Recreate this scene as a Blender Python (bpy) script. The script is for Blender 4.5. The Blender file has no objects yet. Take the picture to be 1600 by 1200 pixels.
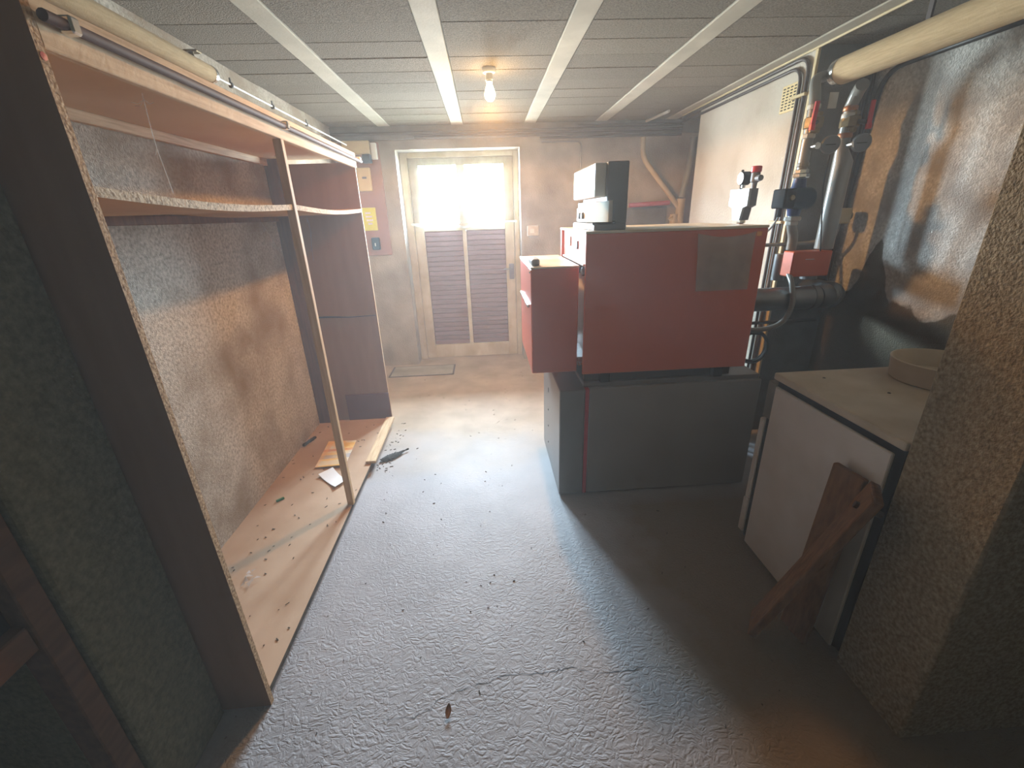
import bpy, bmesh, math, random
from mathutils import Vector, Matrix
random.seed(7)
S = bpy.context.scene
COL = S.collection

# ------------------------------------------------------------------ camera, sky, exposure
cd = bpy.data.cameras.new('camera'); cam = bpy.data.objects.new('camera', cd); COL.objects.link(cam)
right = Vector((0.99756456, -0.0621165, -0.03172535))
down = Vector((-0.05216674, -0.36252627, -0.93051241))
fwd = Vector((0.0462989, 0.9299012, -0.36488377))
cam.matrix_world = Matrix(((right.x, -down.x, -fwd.x, 0), (right.y, -down.y, -fwd.y, 0),
                           (right.z, -down.z, -fwd.z, 1.5), (0, 0, 0, 1)))
cd.sensor_width = 36; cd.lens = 671.845 * 36 / 1600; cd.clip_start = 0.02
S.camera = cam
S.view_settings.view_transform = 'Standard'; S.view_settings.look = 'None'
S.view_settings.gamma = 1; S.view_settings.use_curve_mapping = False
S.view_settings.exposure = 1.35
SKY = 125.0
BULB = 40.0
NEAR = 1.5
HAZE = .048
w = bpy.data.worlds.new('overcast_sky'); S.world = w; w.use_nodes = True
nt = w.node_tree; bg = nt.nodes['Background']
tc = nt.nodes.new('ShaderNodeTexCoord'); sx = nt.nodes.new('ShaderNodeSeparateXYZ')
cr = nt.nodes.new('ShaderNodeValToRGB'); mp = nt.nodes.new('ShaderNodeMapRange')
mp.inputs[1].default_value = -1; mp.inputs[2].default_value = 1
cr.color_ramp.elements[0].position = 0.48; cr.color_ramp.elements[0].color = (.50, .58, .60, 1)
cr.color_ramp.elements[1].position = 0.52; cr.color_ramp.elements[1].color = (.62, .84, 1.0, 1)
nt.links.new(tc.outputs['Generated'], sx.inputs[0]); nt.links.new(sx.outputs['Z'], mp.inputs[0])
nt.links.new(mp.outputs[0], cr.inputs[0]); nt.links.new(cr.outputs[0], bg.inputs[0])
bg.inputs[1].default_value = SKY
for px in (-.430, .030):                      # portals that guide the sky's light through the two panes
    ld = bpy.data.lights.new('sky_portal', 'AREA'); ld.shape = 'RECTANGLE'; ld.size = .37; ld.size_y = .54
    ld.cycles.is_portal = True
    lo = bpy.data.objects.new('sky_portal', ld); COL.objects.link(lo)
    lo.location = (px, 4.83, 1.713); lo.rotation_euler = (-math.pi / 2, 0, 0)
# unseen warm fill light added in the front room, around the camera
ld = bpy.data.lights.new('front_room_fill', 'POINT'); ld.energy = NEAR; ld.color = (1, .80, .44); ld.shadow_soft_size = .04
lo = bpy.data.objects.new('front_room_fill', ld); COL.objects.link(lo); lo.location = (.4, -1.0, 2.1)

# ------------------------------------------------------------------ helpers
def lin(c):
    return tuple(((v / 255) / 12.92 if v / 255 <= .04045 else ((v / 255 + .055) / 1.055) ** 2.4) for v in c)
MATS = {}
def mat(name, ramp, scale=(1, 1, 1), ns=6, detail=6, rough=.75, metal=0, bump=0, bs=60, bdetail=3, blotch=None,
        bl_s=1.5, bl_w=.15, bl_p=.55, rnd=0, spec=.35, coat=0, distort=0, bstretch=(1, 1, 1)):
    """noise-driven colour ramp, optional second blotch colour, fine relief"""
    m = bpy.data.materials.new(name); m.use_nodes = True; t = m.node_tree; N = t.nodes; L = t.links
    b = N['Principled BSDF']; b.inputs['Roughness'].default_value = rough; b.inputs['Metallic'].default_value = metal
    b.inputs['Specular IOR Level'].default_value = spec
    if coat: b.inputs['Coat Weight'].default_value = coat; b.inputs['Coat Roughness'].default_value = .15
    g = N.new('ShaderNodeNewGeometry'); mp = N.new('ShaderNodeMapping'); mp.inputs['Scale'].default_value = scale
    L.new(g.outputs['Position'], mp.inputs['Vector'])
    n = N.new('ShaderNodeTexNoise'); n.inputs['Scale'].default_value = ns; n.inputs['Detail'].default_value = detail
    n.inputs['Distortion'].default_value = distort
    L.new(mp.outputs[0], n.inputs['Vector'])
    r = N.new('ShaderNodeValToRGB'); k = len(ramp)
    while len(r.color_ramp.elements) < k: r.color_ramp.elements.new(.5)
    for i, c in enumerate(ramp):
        r.color_ramp.elements[i].position = .3 + .4 * i / max(1, k - 1); r.color_ramp.elements[i].color = (*lin(c), 1)
    L.new(n.outputs['Fac'], r.inputs[0]); out = r.outputs[0]
    if blotch:
        n2 = N.new('ShaderNodeTexNoise'); n2.inputs['Scale'].default_value = bl_s; n2.inputs['Detail'].default_value = 5
        L.new(g.outputs['Position'], n2.inputs['Vector'])
        mr = N.new('ShaderNodeMapRange'); mr.inputs[1].default_value = bl_p - bl_w; mr.inputs[2].default_value = bl_p + bl_w
        L.new(n2.outputs['Fac'], mr.inputs[0])
        mx = N.new('ShaderNodeMix'); mx.data_type = 'RGBA'; L.new(mr.outputs[0], mx.inputs[0]); L.new(out, mx.inputs[6])
        mx.inputs[7].default_value = (*lin(blotch), 1); out = mx.outputs[2]
    if rnd:
        oi = N.new('ShaderNodeObjectInfo'); mr = N.new('ShaderNodeMapRange')
        mr.inputs[3].default_value = 1 - rnd; mr.inputs[4].default_value = 1 + rnd
        L.new(oi.outputs['Random'], mr.inputs[0])
        hs = N.new('ShaderNodeHueSaturation'); L.new(mr.outputs[0], hs.inputs['Value']); L.new(out, hs.inputs['Color']); out = hs.outputs[0]
    L.new(out, b.inputs['Base Color'])
    if bump:
        n3 = N.new('ShaderNodeTexNoise'); n3.inputs['Scale'].default_value = bs; n3.inputs['Detail'].default_value = bdetail
        mp3 = N.new('ShaderNodeMapping'); mp3.inputs['Scale'].default_value = bstretch
        L.new(g.outputs['Position'], mp3.inputs['Vector']); L.new(mp3.outputs[0], n3.inputs['Vector'])
        bp = N.new('ShaderNodeBump'); bp.inputs['Strength'].default_value = 1; bp.inputs['Distance'].default_value = bump
        L.new(n3.outputs['Fac'], bp.inputs['Height']); L.new(bp.outputs[0], b.inputs['Normal'])
    MATS[name] = m
    return m

ORG = {}
def finish(name, bm, m, parent=None, org=None, kind=None, smooth=False):
    vs = [v.co for v in bm.verts]
    if org is None:
        lo = Vector((min(v.x for v in vs), min(v.y for v in vs), min(v.z for v in vs)))
        hi = Vector((max(v.x for v in vs), max(v.y for v in vs), max(v.z for v in vs)))
        org = Vector(((lo.x + hi.x) / 2, (lo.y + hi.y) / 2, lo.z))
    org = Vector(org)
    for v in bm.verts: v.co -= org
    me = bpy.data.meshes.new(name); bm.normal_update(); bm.to_mesh(me); bm.free()
    for mm in (m if isinstance(m, (list, tuple)) else [m]): me.materials.append(mm)
    if smooth:
        me.shade_smooth()
        me.set_sharp_from_angle(angle=math.radians(40))
    o = bpy.data.objects.new(name, me); COL.objects.link(o)
    o.location = org - (ORG[parent.name] if parent else Vector((0, 0, 0)))
    if parent: o.parent = parent
    ORG[o.name] = org
    if kind: o['kind'] = kind
    return o
def thing(name, label, cat, loc, group=None):
    o = bpy.data.objects.new(name, None); COL.objects.link(o); o.location = loc; o.empty_display_size = .1
    ORG[o.name] = Vector(loc); tag(o, label, cat, group); return o
def tag(o, label, cat, group=None):
    o['label'] = label; o['category'] = cat
    if group: o['group'] = group
    return o
def dup(o, off, parent=None):
    c = o.copy(); COL.objects.link(c); c.location = o.location + Vector(off); ORG[c.name] = ORG[o.name] + Vector(off)
    return c
def abox(bm, x0, x1, y0, y1, z0, z1, bev=0, mi=0, seg=1):
    r = bmesh.ops.create_cube(bm, size=1)
    vs = r['verts']
    for v in vs:
        v.co = Vector((x0 if v.co.x < 0 else x1, y0 if v.co.y < 0 else y1, z0 if v.co.z < 0 else z1))
    fs = {f for v in vs for f in v.link_faces}
    for f in fs: f.material_index = mi
    if bev:
        es = list({e for v in vs for e in v.link_edges})
        r = bmesh.ops.bevel(bm, geom=es, offset=bev, segments=seg, affect='EDGES', profile=.5)
        for f in r['faces']: f.material_index = mi
def box(name, m, parent, x0, x1, y0, y1, z0, z1, bev=0, seg=1, **k):
    bm = bmesh.new(); abox(bm, min(x0, x1), max(x0, x1), min(y0, y1), max(y0, y1), min(z0, z1), max(z0, z1), bev, 0, seg)
    return finish(name, bm, m, parent, **k)
def obox(bm, a, b, wv, tv, bev=0, mi=0):
    """bar from a to b; wv, tv are full width and thickness vectors"""
    a, b, wv, tv = map(Vector, (a, b, wv, tv))
    P = [p + sw * wv / 2 + st * tv / 2 for p in (a, b) for sw in (-1, 1) for st in (-1, 1)]
    V = [bm.verts.new(p) for p in P]
    F = [(0, 1, 3, 2), (4, 6, 7, 5), (0, 4, 5, 1), (2, 3, 7, 6), (0, 2, 6, 4), (1, 5, 7, 3)]
    fs = [bm.faces.new([V[i] for i in f]) for f in F]
    for f in fs: f.material_index = mi
    bmesh.ops.recalc_face_normals(bm, faces=fs)
    if bev:
        bmesh.ops.bevel(bm, geom=list({e for f in fs for e in f.edges}), offset=bev, segments=2, affect='EDGES', profile=.5)
def rounded(pts, rad, n=6):
    P = [Vector(p) for p in pts]; out = [P[0]]
    for i in range(1, len(P) - 1):
        a, b, c = P[i - 1], P[i], P[i + 1]
        r = min(rad, (a - b).length * .49, (c - b).length * .49)
        p0 = b + (a - b).normalized() * r; p1 = b + (c - b).normalized() * r
        for j in range(n + 1):
            t = j / n; out.append((1 - t) ** 2 * p0 + 2 * t * (1 - t) * b + t * t * p1)
    return out + [P[-1]]
def atube(bm, pts, r, seg=12, cap=True, mi=0):
    P = [Vector(p) for p in pts]; n = len(P); R = r if isinstance(r, (list, tuple)) else [r] * n
    t0 = (P[1] - P[0]).normalized(); up = Vector((0, 0, 1)) if abs(t0.z) < .9 else Vector((0, 1, 0))
    u = t0.cross(up).normalized(); rings = []
    for i in range(n):
        t = (P[min(i + 1, n - 1)] - P[max(i - 1, 0)])
        t = t.normalized() if t.length > 1e-9 else t0
        u = (u - t * u.dot(t)); u = u.normalized() if u.length > 1e-6 else t.orthogonal().normalized()
        v = t.cross(u)
        rings.append([bm.verts.new(P[i] + R[i] * (math.cos(a) * u + math.sin(a) * v)) for a in [2 * math.pi * j / seg for j in range(seg)]])
    for i in range(n - 1):
        for j in range(seg):
            f = bm.faces.new((rings[i][j], rings[i][(j + 1) % seg], rings[i + 1][(j + 1) % seg], rings[i + 1][j])); f.material_index = mi
    if cap:
        for ring, rev in ((rings[0], True), (rings[-1], False)):
            f = bm.faces.new(ring[::-1] if rev else ring); f.material_index = mi
def tube(name, m, parent, pts, r, seg=12, rad=0, **k):
    bm = bmesh.new(); atube(bm, rounded(pts, rad) if rad else pts, r, seg); return finish(name, bm, m, parent, smooth=True, **k)
def lathe(name, m, parent, c, prof, axis='z', seg=24, smooth=True, **k):
    """prof: list of (radius, height along the axis) from c"""
    bm = bmesh.new(); c = Vector(c); rings = []
    ax = {'x': Vector((1, 0, 0)), 'y': Vector((0, 1, 0)), 'z': Vector((0, 0, 1))}[axis] if isinstance(axis, str) else Vector(axis).normalized()
    u = ax.orthogonal().normalized(); v = ax.cross(u)
    for r, h in prof:
        rings.append([bm.verts.new(c + ax * h + max(r, 1e-5) * (math.cos(a) * u + math.sin(a) * v)) for a in [2 * math.pi * j / seg for j in range(seg)]])
    for i in range(len(rings) - 1):
        for j in range(seg): bm.faces.new((rings[i][j], rings[i][(j + 1) % seg], rings[i + 1][(j + 1) % seg], rings[i + 1][j]))
    if prof[0][0] > 1e-4: bm.faces.new(rings[0][::-1])
    if prof[-1][0] > 1e-4: bm.faces.new(rings[-1])
    bmesh.ops.remove_doubles(bm, verts=bm.verts, dist=1e-5); bmesh.ops.recalc_face_normals(bm, faces=bm.faces)
    return finish(name, bm, m, parent, smooth=smooth, **k)
def sheet(name, m, parent, grid, thick=.001, **k):
    """grid[i][j] of points -> thin closed sheet"""
    bm = bmesh.new(); G = [[bm.verts.new(p) for p in row] for row in grid]
    for i in range(len(G) - 1):
        for j in range(len(G[0]) - 1): bm.faces.new((G[i][j], G[i + 1][j], G[i + 1][j + 1], G[i][j + 1]))
    bm.normal_update()
    if thick: bmesh.ops.solidify(bm, geom=bm.faces[:], thickness=thick)
    return finish(name, bm, m, parent, smooth=True, **k)

# ------------------------------------------------------------------ materials
plaster_left = mat('grey_roughcast_plaster', [(140, 132, 120), (176, 167, 153), (200, 191, 177)], ns=70, detail=4, rough=.95, bump=.004, bs=160, blotch=(134, 116, 94), bl_s=2.6, bl_w=.12, bl_p=.53)
plaster_back = mat('pale_painted_plaster', [(160, 154, 140), (182, 175, 160)], ns=5, rough=.92, bump=.003, bs=90, blotch=(138, 128, 112), bl_s=2.6)
plaster_chim = mat('cream_chimney_plaster', [(190, 181, 166), (208, 200, 186)], ns=7, rough=.9, bump=.003, bs=70, blotch=(176, 164, 146), bl_s=3.5)
plaster_pier = mat('sandy_roughcast_plaster', [(124, 110, 86), (154, 139, 112), (176, 162, 134)], ns=90, detail=4, rough=.95, bump=.008, bs=150)
cement = mat('grey_cement_render', [(104, 101, 94), (122, 119, 111)], ns=9, rough=.95, bump=.003, bs=110)
outer = mat('front_room_plaster', [(98, 94, 68), (126, 121, 92)], ns=70, rough=.95, bump=.004, bs=120)
block_m = mat('wood_wool_block', [(96, 88, 77), (124, 115, 102), (144, 134, 120)], ns=130, detail=5, rough=.98, bump=.006, bs=170, rnd=.09, spec=.1)
joist_m = mat('concrete_joist', [(180, 173, 156), (194, 187, 170)], ns=10, rough=.9, bump=.001, bs=80, blotch=(166, 160, 144), bl_s=3)
dark_gap = mat('dark_slab', [(40, 38, 35), (52, 50, 46)], rough=1)
oak = mat('pale_pine_wood', [(178, 148, 112), (200, 172, 136), (212, 188, 152)], scale=(18, 1.2, 18), ns=5, rough=.75, bump=.001, bs=60)
oak_v = mat('pale_pine_upright', [(180, 146, 104), (204, 172, 128)], scale=(18, 18, 1.2), ns=5, rough=.75)
brown_wood = mat('brown_stained_wood', [(96, 62, 42), (122, 82, 56)], scale=(14, 14, 1.2), ns=5, rough=.8, bump=.001, bs=50)
dark_brace = mat('dark_brown_beam', [(104, 70, 34), (136, 96, 54)], scale=(10, 10, 3), ns=5, rough=.8, bump=.001, bs=60)
chip = mat('raw_chipboard', [(118, 88, 60), (176, 144, 108), (206, 178, 142)], ns=130, detail=3, rough=.9, bump=.002, bs=160)
chip_grey = mat('grey_chipboard_edge', [(128, 112, 92), (190, 174, 150), (214, 202, 180)], ns=130, detail=3, rough=.9, bump=.002, bs=160)
board = mat('hardboard_face', [(196, 160, 112), (210, 176, 130)], ns=4, rough=.6, blotch=(214, 186, 146), bl_s=2.2, bl_w=.2)
board_floor = mat('dusty_board', [(178, 150, 124), (198, 172, 148)], ns=4, rough=.75, blotch=(164, 132, 104), bl_s=2.4, bl_w=.2)
panel_brown = mat('brown_veneer', [(138, 96, 60), (152, 110, 74)], ns=4, scale=(4, 4, .6), rough=.55)
panel_patch = mat('reddish_board', [(104, 62, 48), (114, 70, 54)], ns=5, rough=.6)
shelf_under = mat('shelf_board', [(170, 126, 84), (186, 142, 98)], ns=4, rough=.7)
insul = mat('canvas_lagging', [(184, 158, 118), (204, 180, 140)], scale=(30, 3, 30), ns=5, rough=.9, bump=.001, bs=160)
foil = mat('aluminium_foil', [(196, 198, 198), (224, 226, 226)], ns=20, rough=.22, metal=1, bump=.003, bs=60)
steel = mat('grey_painted_steel', [(120, 122, 122), (140, 142, 142)], ns=8, rough=.35, metal=.6)
chrome = mat('bright_nickel', [(200, 202, 202), (220, 222, 222)], ns=8, rough=.18, metal=1)
grey_pipe = mat('grey_pipe_paint', [(128, 128, 122), (146, 146, 140)], ns=6, rough=.28, spec=.6)
dark_pipe = mat('dark_conduit', [(58, 48, 44), (76, 64, 58)], ns=6, rough=.45, spec=.5)
black = mat('black_rubber', [(20, 20, 20), (30, 30, 30)], rough=.8, spec=.2)
black_cable = mat('black_cable_sheath', [(24, 24, 24), (38, 36, 34)], rough=.5, spec=.5)
brass = mat('dull_brass', [(120, 104, 74), (146, 128, 94)], ns=20, rough=.4, metal=.7)
nut_m = mat('white_fitting', [(190, 188, 178), (208, 206, 198)], ns=20, rough=.4)
copper = mat('copper_ring', [(166, 112, 78), (184, 130, 94)], ns=10, rough=.4, metal=.6)
red_m = mat('orange_red_enamel', [(214, 102, 64), (222, 110, 72)], ns=3, rough=.38, spec=.5, blotch=(206, 98, 64), bl_s=1.5)
red_edge = mat('light_red_enamel', [(200, 104, 80), (206, 110, 84)], ns=3, rough=.4)
red_lever = mat('red_lever_sleeve', [(190, 36, 44), (204, 46, 54)], rough=.35)
cream_m = mat('cream_enamel', [(222, 212, 190), (230, 221, 202)], ns=4, rough=.35, blotch=(204, 190, 160), bl_s=5)
grey_tank = mat('grey_tank_sheet', [(138, 133, 128), (146, 141, 136)], ns=3, rough=.38, spec=.5)
dark_tank = mat('dark_grey_cap_sheet', [(118, 114, 112), (126, 122, 120)], ns=3, rough=.33, spec=.5)
stripe_m = mat('red_stripe', [(170, 34, 38), (182, 42, 44)], rough=.4)
white_m = mat('white_enamel', [(206, 200, 194), (216, 211, 206)], ns=3, rough=.35, spec=.5, blotch=(196, 188, 178), bl_s=4)
worn_white = mat('worn_white_top', [(196, 186, 168), (208, 198, 182)], ns=6, rough=.5, blotch=(180, 166, 142), bl_s=5)
white_plastic = mat('white_plastic', [(222, 224, 220), (230, 232, 228)], rough=.4)
beige_plastic = mat('beige_plastic', [(196, 176, 132), (206, 188, 146)], ns=6, rough=.55)
grey_plastic = mat('grey_plastic', [(110, 114, 118), (124, 128, 132)], ns=4, rough=.5)
teal = mat('dark_teal_casting', [(18, 44, 62), (24, 54, 74)], ns=6, rough=.55)
blue = mat('blue_pump_paint', [(26, 44, 92), (34, 54, 106)], ns=6, rough=.4)
yellow = mat('yellow_sign', [(206, 208, 62), (214, 216, 76)], rough=.6)
orange_sticker = mat('orange_sticker', [(236, 150, 60), (240, 160, 72)], rough=.6)
casing_white = mat('pale_insulation_shell', [(168, 174, 178), (180, 186, 190)], rough=.5)
papers_m = mat('folded_papers', [(176, 156, 146), (190, 170, 160)], ns=6, rough=.8)
paper = mat('white_paper', [(226, 228, 234), (236, 238, 242)], ns=6, rough=.8)
green_m = mat('green_scrap', [(30, 96, 44), (40, 116, 54)], rough=.7)
slat_m = mat('brown_red_slat', [(120, 88, 84), (140, 108, 102)], scale=(1, 8, 14), ns=6, rough=.7, rnd=.1)
door_paint = mat('cream_door_paint', [(192, 184, 160), (206, 199, 178)], ns=6, scale=(4, 4, 1), rough=.6, blotch=(178, 164, 130), bl_s=5)
backboard_m = mat('pink_brown_backboard', [(150, 112, 98), (164, 126, 112)], ns=4, rough=.8)
rag_m = mat('dark_debris', [(24, 22, 22), (74, 72, 68)], ns=60, rough=.9)
leaf_m = mat('dry_leaf', [(120, 82, 40), (158, 112, 60)], ns=30, rough=.8)
crumb_m = mat('dark_crumb', [(52, 44, 36), (84, 72, 58)], ns=10, rough=.9)
vent_m = mat('cream_vent', [(214, 190, 132), (222, 200, 146)], ns=5, rough=.55)
pvc = mat('beige_drain_pipe', [(186, 172, 140), (198, 184, 154)], ns=5, rough=.45)
pinkred = mat('faded_red_pipe', [(170, 84, 92), (182, 96, 104)], ns=5, rough=.5)
brick_m = mat('orange_brick_patch', [(176, 128, 92), (190, 142, 106)], ns=20, rough=.9)
rack_m = mat('dark_rack_wood', [(88, 60, 36), (112, 78, 48)], scale=(10, 2, 10), ns=5, rough=.85)
rail_m = mat('dull_purple_rail', [(84, 66, 64), (98, 80, 76)], ns=8, rough=.7, spec=.2)
dark_panel = mat('dark_rack_panel', [(44, 30, 28), (58, 40, 36)], ns=4, rough=.9)

def wall_right_material():
    """white roughcast above, dark cement patch with a ragged edge below"""
    m = mat('white_roughcast_over_cement', [(170, 167, 160), (216, 213, 206)], ns=70, detail=5, rough=.95, bump=.007, bs=130, blotch=(168, 165, 160), bl_s=7, bl_w=.1)
    t = m.node_tree; N = t.nodes; L = t.links; b = N['Principled BSDF']
    src = b.inputs['Base Color'].links[0].from_socket
    g = N.new('ShaderNodeNewGeometry'); s = N.new('ShaderNodeSeparateXYZ'); L.new(g.outputs['Position'], s.inputs[0])
    n = N.new('ShaderNodeTexNoise'); n.inputs['Scale'].default_value = 3.2; n.inputs['Detail'].default_value = 4; L.new(g.outputs['Position'], n.inputs['Vector'])
    def M(op, a, b2):
        q = N.new('ShaderNodeMath'); q.operation = op
        for i, v in enumerate((a, b2)):
            if isinstance(v, (int, float)): q.inputs[i].default_value = v
            else: L.new(v, q.inputs[i])
        return q.outputs[0]
    # ragged upper limit of the cement near z = 1.03, with a tongue that climbs near y = 2.42
    d = M('DIVIDE', M('SUBTRACT', s.outputs['Y'], 2.36), .085)
    tongue = M('MULTIPLY', M('POWER', 2.718, M('MULTIPLY', M('MULTIPLY', d, d), -1)), .30)
    lim = M('ADD', M('ADD', 1.0, tongue), M('MULTIPLY', M('SUBTRACT', n.outputs['Fac'], .5), .42))
    k = M('MULTIPLY', M('SUBTRACT', lim, s.outputs['Z']), 60)
    cl = N.new('ShaderNodeClamp'); L.new(k, cl.inputs[0])
    mx = N.new('ShaderNodeMix'); mx.data_type = 'RGBA'; L.new(cl.outputs[0], mx.inputs[0]); L.new(src, mx.inputs[6])
    mx.inputs[7].default_value = (*lin((94, 86, 70)), 1); L.new(mx.outputs[2], b.inputs['Base Color'])
    return m
wall_right_m = wall_right_material()

def floor_material():
    m = bpy.data.materials.new('wrinkled_grey_floor_paint'); m.use_nodes = True; t = m.node_tree; N = t.nodes; L = t.links
    b = N['Principled BSDF']; b.inputs['Roughness'].default_value = .62; b.inputs['Specular IOR Level'].default_value = .45
    g = N.new('ShaderNodeNewGeometry'); s = N.new('ShaderNodeSeparateXYZ'); L.new(g.outputs['Position'], s.inputs[0])
    def noise(sc, det, vec=None, dist=0):
        n = N.new('ShaderNodeTexNoise'); n.inputs['Scale'].default_value = sc; n.inputs['Detail'].default_value = det; n.inputs['Distortion'].default_value = dist
        L.new(vec or g.outputs['Position'], n.inputs['Vector']); return n.outputs['Fac']
    def ramp(src, els):
        r = N.new('ShaderNodeValToRGB')
        while len(r.color_ramp.elements) < len(els): r.color_ramp.elements.new(.5)
        for e, (p, c) in zip(r.color_ramp.elements, els): e.position = p; e.color = (*lin(c), 1) if len(c) == 3 else c
        L.new(src, r.inputs[0]); return r.outputs[0]
    def M(op, a, b2=0.0):
        q = N.new('ShaderNodeMath'); q.operation = op
        for i, v in enumerate((a, b2)):
            if isinstance(v, (int, float)): q.inputs[i].default_value = v
            else: L.new(v, q.inputs[i])
        return q.outputs[0]
    def mixc(f, a, c):
        x = N.new('ShaderNodeMix'); x.data_type = 'RGBA'; L.new(f, x.inputs[0])
        for i, v in ((6, a), (7, c)):
            if isinstance(v, tuple): x.inputs[i].default_value = (*lin(v), 1)
            else: L.new(v, x.inputs[i])
        return x.outputs[2]
    paint = ramp(noise(3.0, 6), [(.3, (146, 143, 146)), (.7, (166, 163, 167))])
    dusty = ramp(noise(4.0, 8), [(.3, (152, 134, 112)), (.7, (182, 164, 142))])
    mr = N.new('ShaderNodeMapRange'); mr.inputs[1].default_value = 2.3; mr.inputs[2].default_value = 3.0
    L.new(M('ADD', s.outputs['Y'], M('MULTIPLY', M('SUBTRACT', noise(1.6, 4), .5), 1.2)), mr.inputs[0])
    col = mixc(mr.outputs[0], paint, dusty)
    # brown of the tank's shadow painted into the floor towards the right pier
    st = N.new('ShaderNodeMapRange'); st.inputs[1].default_value = .55; st.inputs[2].default_value = .8
    L.new(M('ADD', s.outputs['X'], M('MULTIPLY', M('SUBTRACT', noise(2.2, 5), .5), .7)), st.inputs[0])
    yy = N.new('ShaderNodeMapRange'); yy.inputs[1].default_value = 2.1; yy.inputs[2].default_value = 1.9; L.new(s.outputs['Y'], yy.inputs[0])
    col = mixc(M('MULTIPLY', M('MULTIPLY', st.outputs[0], yy.outputs[0]), .8), col, (124, 104, 70))
    specks = N.new('ShaderNodeMapRange'); specks.inputs[1].default_value = .70; specks.inputs[2].default_value = .74; L.new(noise(60, 2), specks.inputs[0])
    col = mixc(M('MULTIPLY', specks.outputs[0], .5), col, (88, 80, 70))
    L.new(col, b.inputs['Base Color'])
    # wrinkled, blistered paint: distorted cells, flatter across than deep
    mp = N.new('ShaderNodeMapping'); mp.inputs['Scale'].default_value = (.80, 1.15, 1); L.new(g.outputs['Position'], mp.inputs['Vector'])
    wn = N.new('ShaderNodeTexNoise'); wn.inputs['Scale'].default_value = 16; wn.inputs['Detail'].default_value = 3; L.new(g.outputs['Position'], wn.inputs['Vector'])
    va = N.new('ShaderNodeVectorMath'); va.operation = 'MULTIPLY_ADD'; L.new(wn.outputs['Color'], va.inputs[0])
    va.inputs[1].default_value = (.07, .07, 0); L.new(mp.outputs[0], va.inputs[2])
    def cells(sc):
        v = N.new('ShaderNodeTexVoronoi'); v.feature = 'DISTANCE_TO_EDGE'; v.inputs['Scale'].default_value = sc; L.new(va.outputs[0], v.inputs['Vector'])
        q = N.new('ShaderNodeMapRange'); q.inputs[1].default_value = 0; q.inputs[2].default_value = .30; q.interpolation_type = 'SMOOTHSTEP'
        L.new(v.outputs['Distance'], q.inputs[0]); return q.outputs[0]
    h = M('ADD', M('MULTIPLY', cells(46), .8), M('ADD', M('MULTIPLY', cells(98), .35), M('MULTIPLY', noise(90, 3), .25)))
    fade = N.new('ShaderNodeMapRange'); fade.inputs[1].default_value = 2.35; fade.inputs[2].default_value = 1.2; fade.inputs[3].default_value = .12; fade.inputs[4].default_value = 1
    L.new(M('ADD', s.outputs['Y'], M('MULTIPLY', M('SUBTRACT', noise(2.5, 3), .5), 1.6)), fade.inputs[0])
    h = M('MULTIPLY', h, fade.outputs[0])
    h = M('ADD', h, M('MULTIPLY', noise(14, 4), .35))
    bp = N.new('ShaderNodeBump'); bp.inputs['Strength'].default_value = 1; bp.inputs['Distance'].default_value = .0015
    L.new(h, bp.inputs['Height']); L.new(bp.outputs[0], b.inputs['Normal'])
    return m
floor_m = floor_material()

def clear_material(name, transp, base, translucent=.0, rough=.1, gloss=.06, var=.06):
    m = bpy.data.materials.new(name); m.use_nodes = True; t = m.node_tree; N = t.nodes; L = t.links
    N.remove(N['Principled BSDF']); out = N['Material Output']
    tr = N.new('ShaderNodeBsdfTransparent'); gl = N.new('ShaderNodeBsdfGlossy'); gl.inputs['Roughness'].default_value = rough
    df = N.new('ShaderNodeBsdfDiffuse'); df.inputs[0].default_value = (*lin(base), 1)
    tl = N.new('ShaderNodeBsdfTranslucent'); tl.inputs[0].default_value = (*lin(base), 1)
    n = N.new('ShaderNodeTexNoise'); n.inputs['Scale'].default_value = 14; n.inputs['Detail'].default_value = 4
    g = N.new('ShaderNodeNewGeometry'); L.new(g.outputs['Position'], n.inputs['Vector'])
    m0 = N.new('ShaderNodeMixShader'); m0.inputs[0].default_value = translucent; L.new(df.outputs[0], m0.inputs[1]); L.new(tl.outputs[0], m0.inputs[2])
    m1 = N.new('ShaderNodeMixShader'); mr = N.new('ShaderNodeMapRange'); mr.inputs[1].default_value = .3; mr.inputs[2].default_value = .7
    mr.inputs[3].default_value = 1 - min(1, transp + var); mr.inputs[4].default_value = 1 - max(0, transp - var); L.new(n.outputs['Fac'], mr.inputs[0]); L.new(mr.outputs[0], m1.inputs[0])
    L.new(tr.outputs[0], m1.inputs[1]); L.new(m0.outputs[0], m1.inputs[2])
    m2 = N.new('ShaderNodeMixShader'); m2.inputs[0].default_value = gloss; L.new(m1.outputs[0], m2.inputs[1]); L.new(gl.outputs[0], m2.inputs[2])
    L.new(m2.outputs[0], out.inputs['Surface']); return m
glass_m = clear_material('window_glass', 1.0, (220, 230, 230), 0, .03, .05, 0)
film_m = clear_material('dusty_plastic_film', .985, (226, 236, 236), .05, .25, .004, .012)
hem_m = clear_material('folded_film_hem', .55, (226, 236, 236), .35, .25, .05)
pouch_m = clear_material('dull_plastic_pouch', .55, (214, 190, 180), .1, .3, .04)
wrap_m = clear_material('clear_wrapper', .55, (226, 226, 230), .3, .12, .22)
web_m = clear_material('cobweb_silk', .6, (210, 206, 200), .4, .5, .0)

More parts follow.
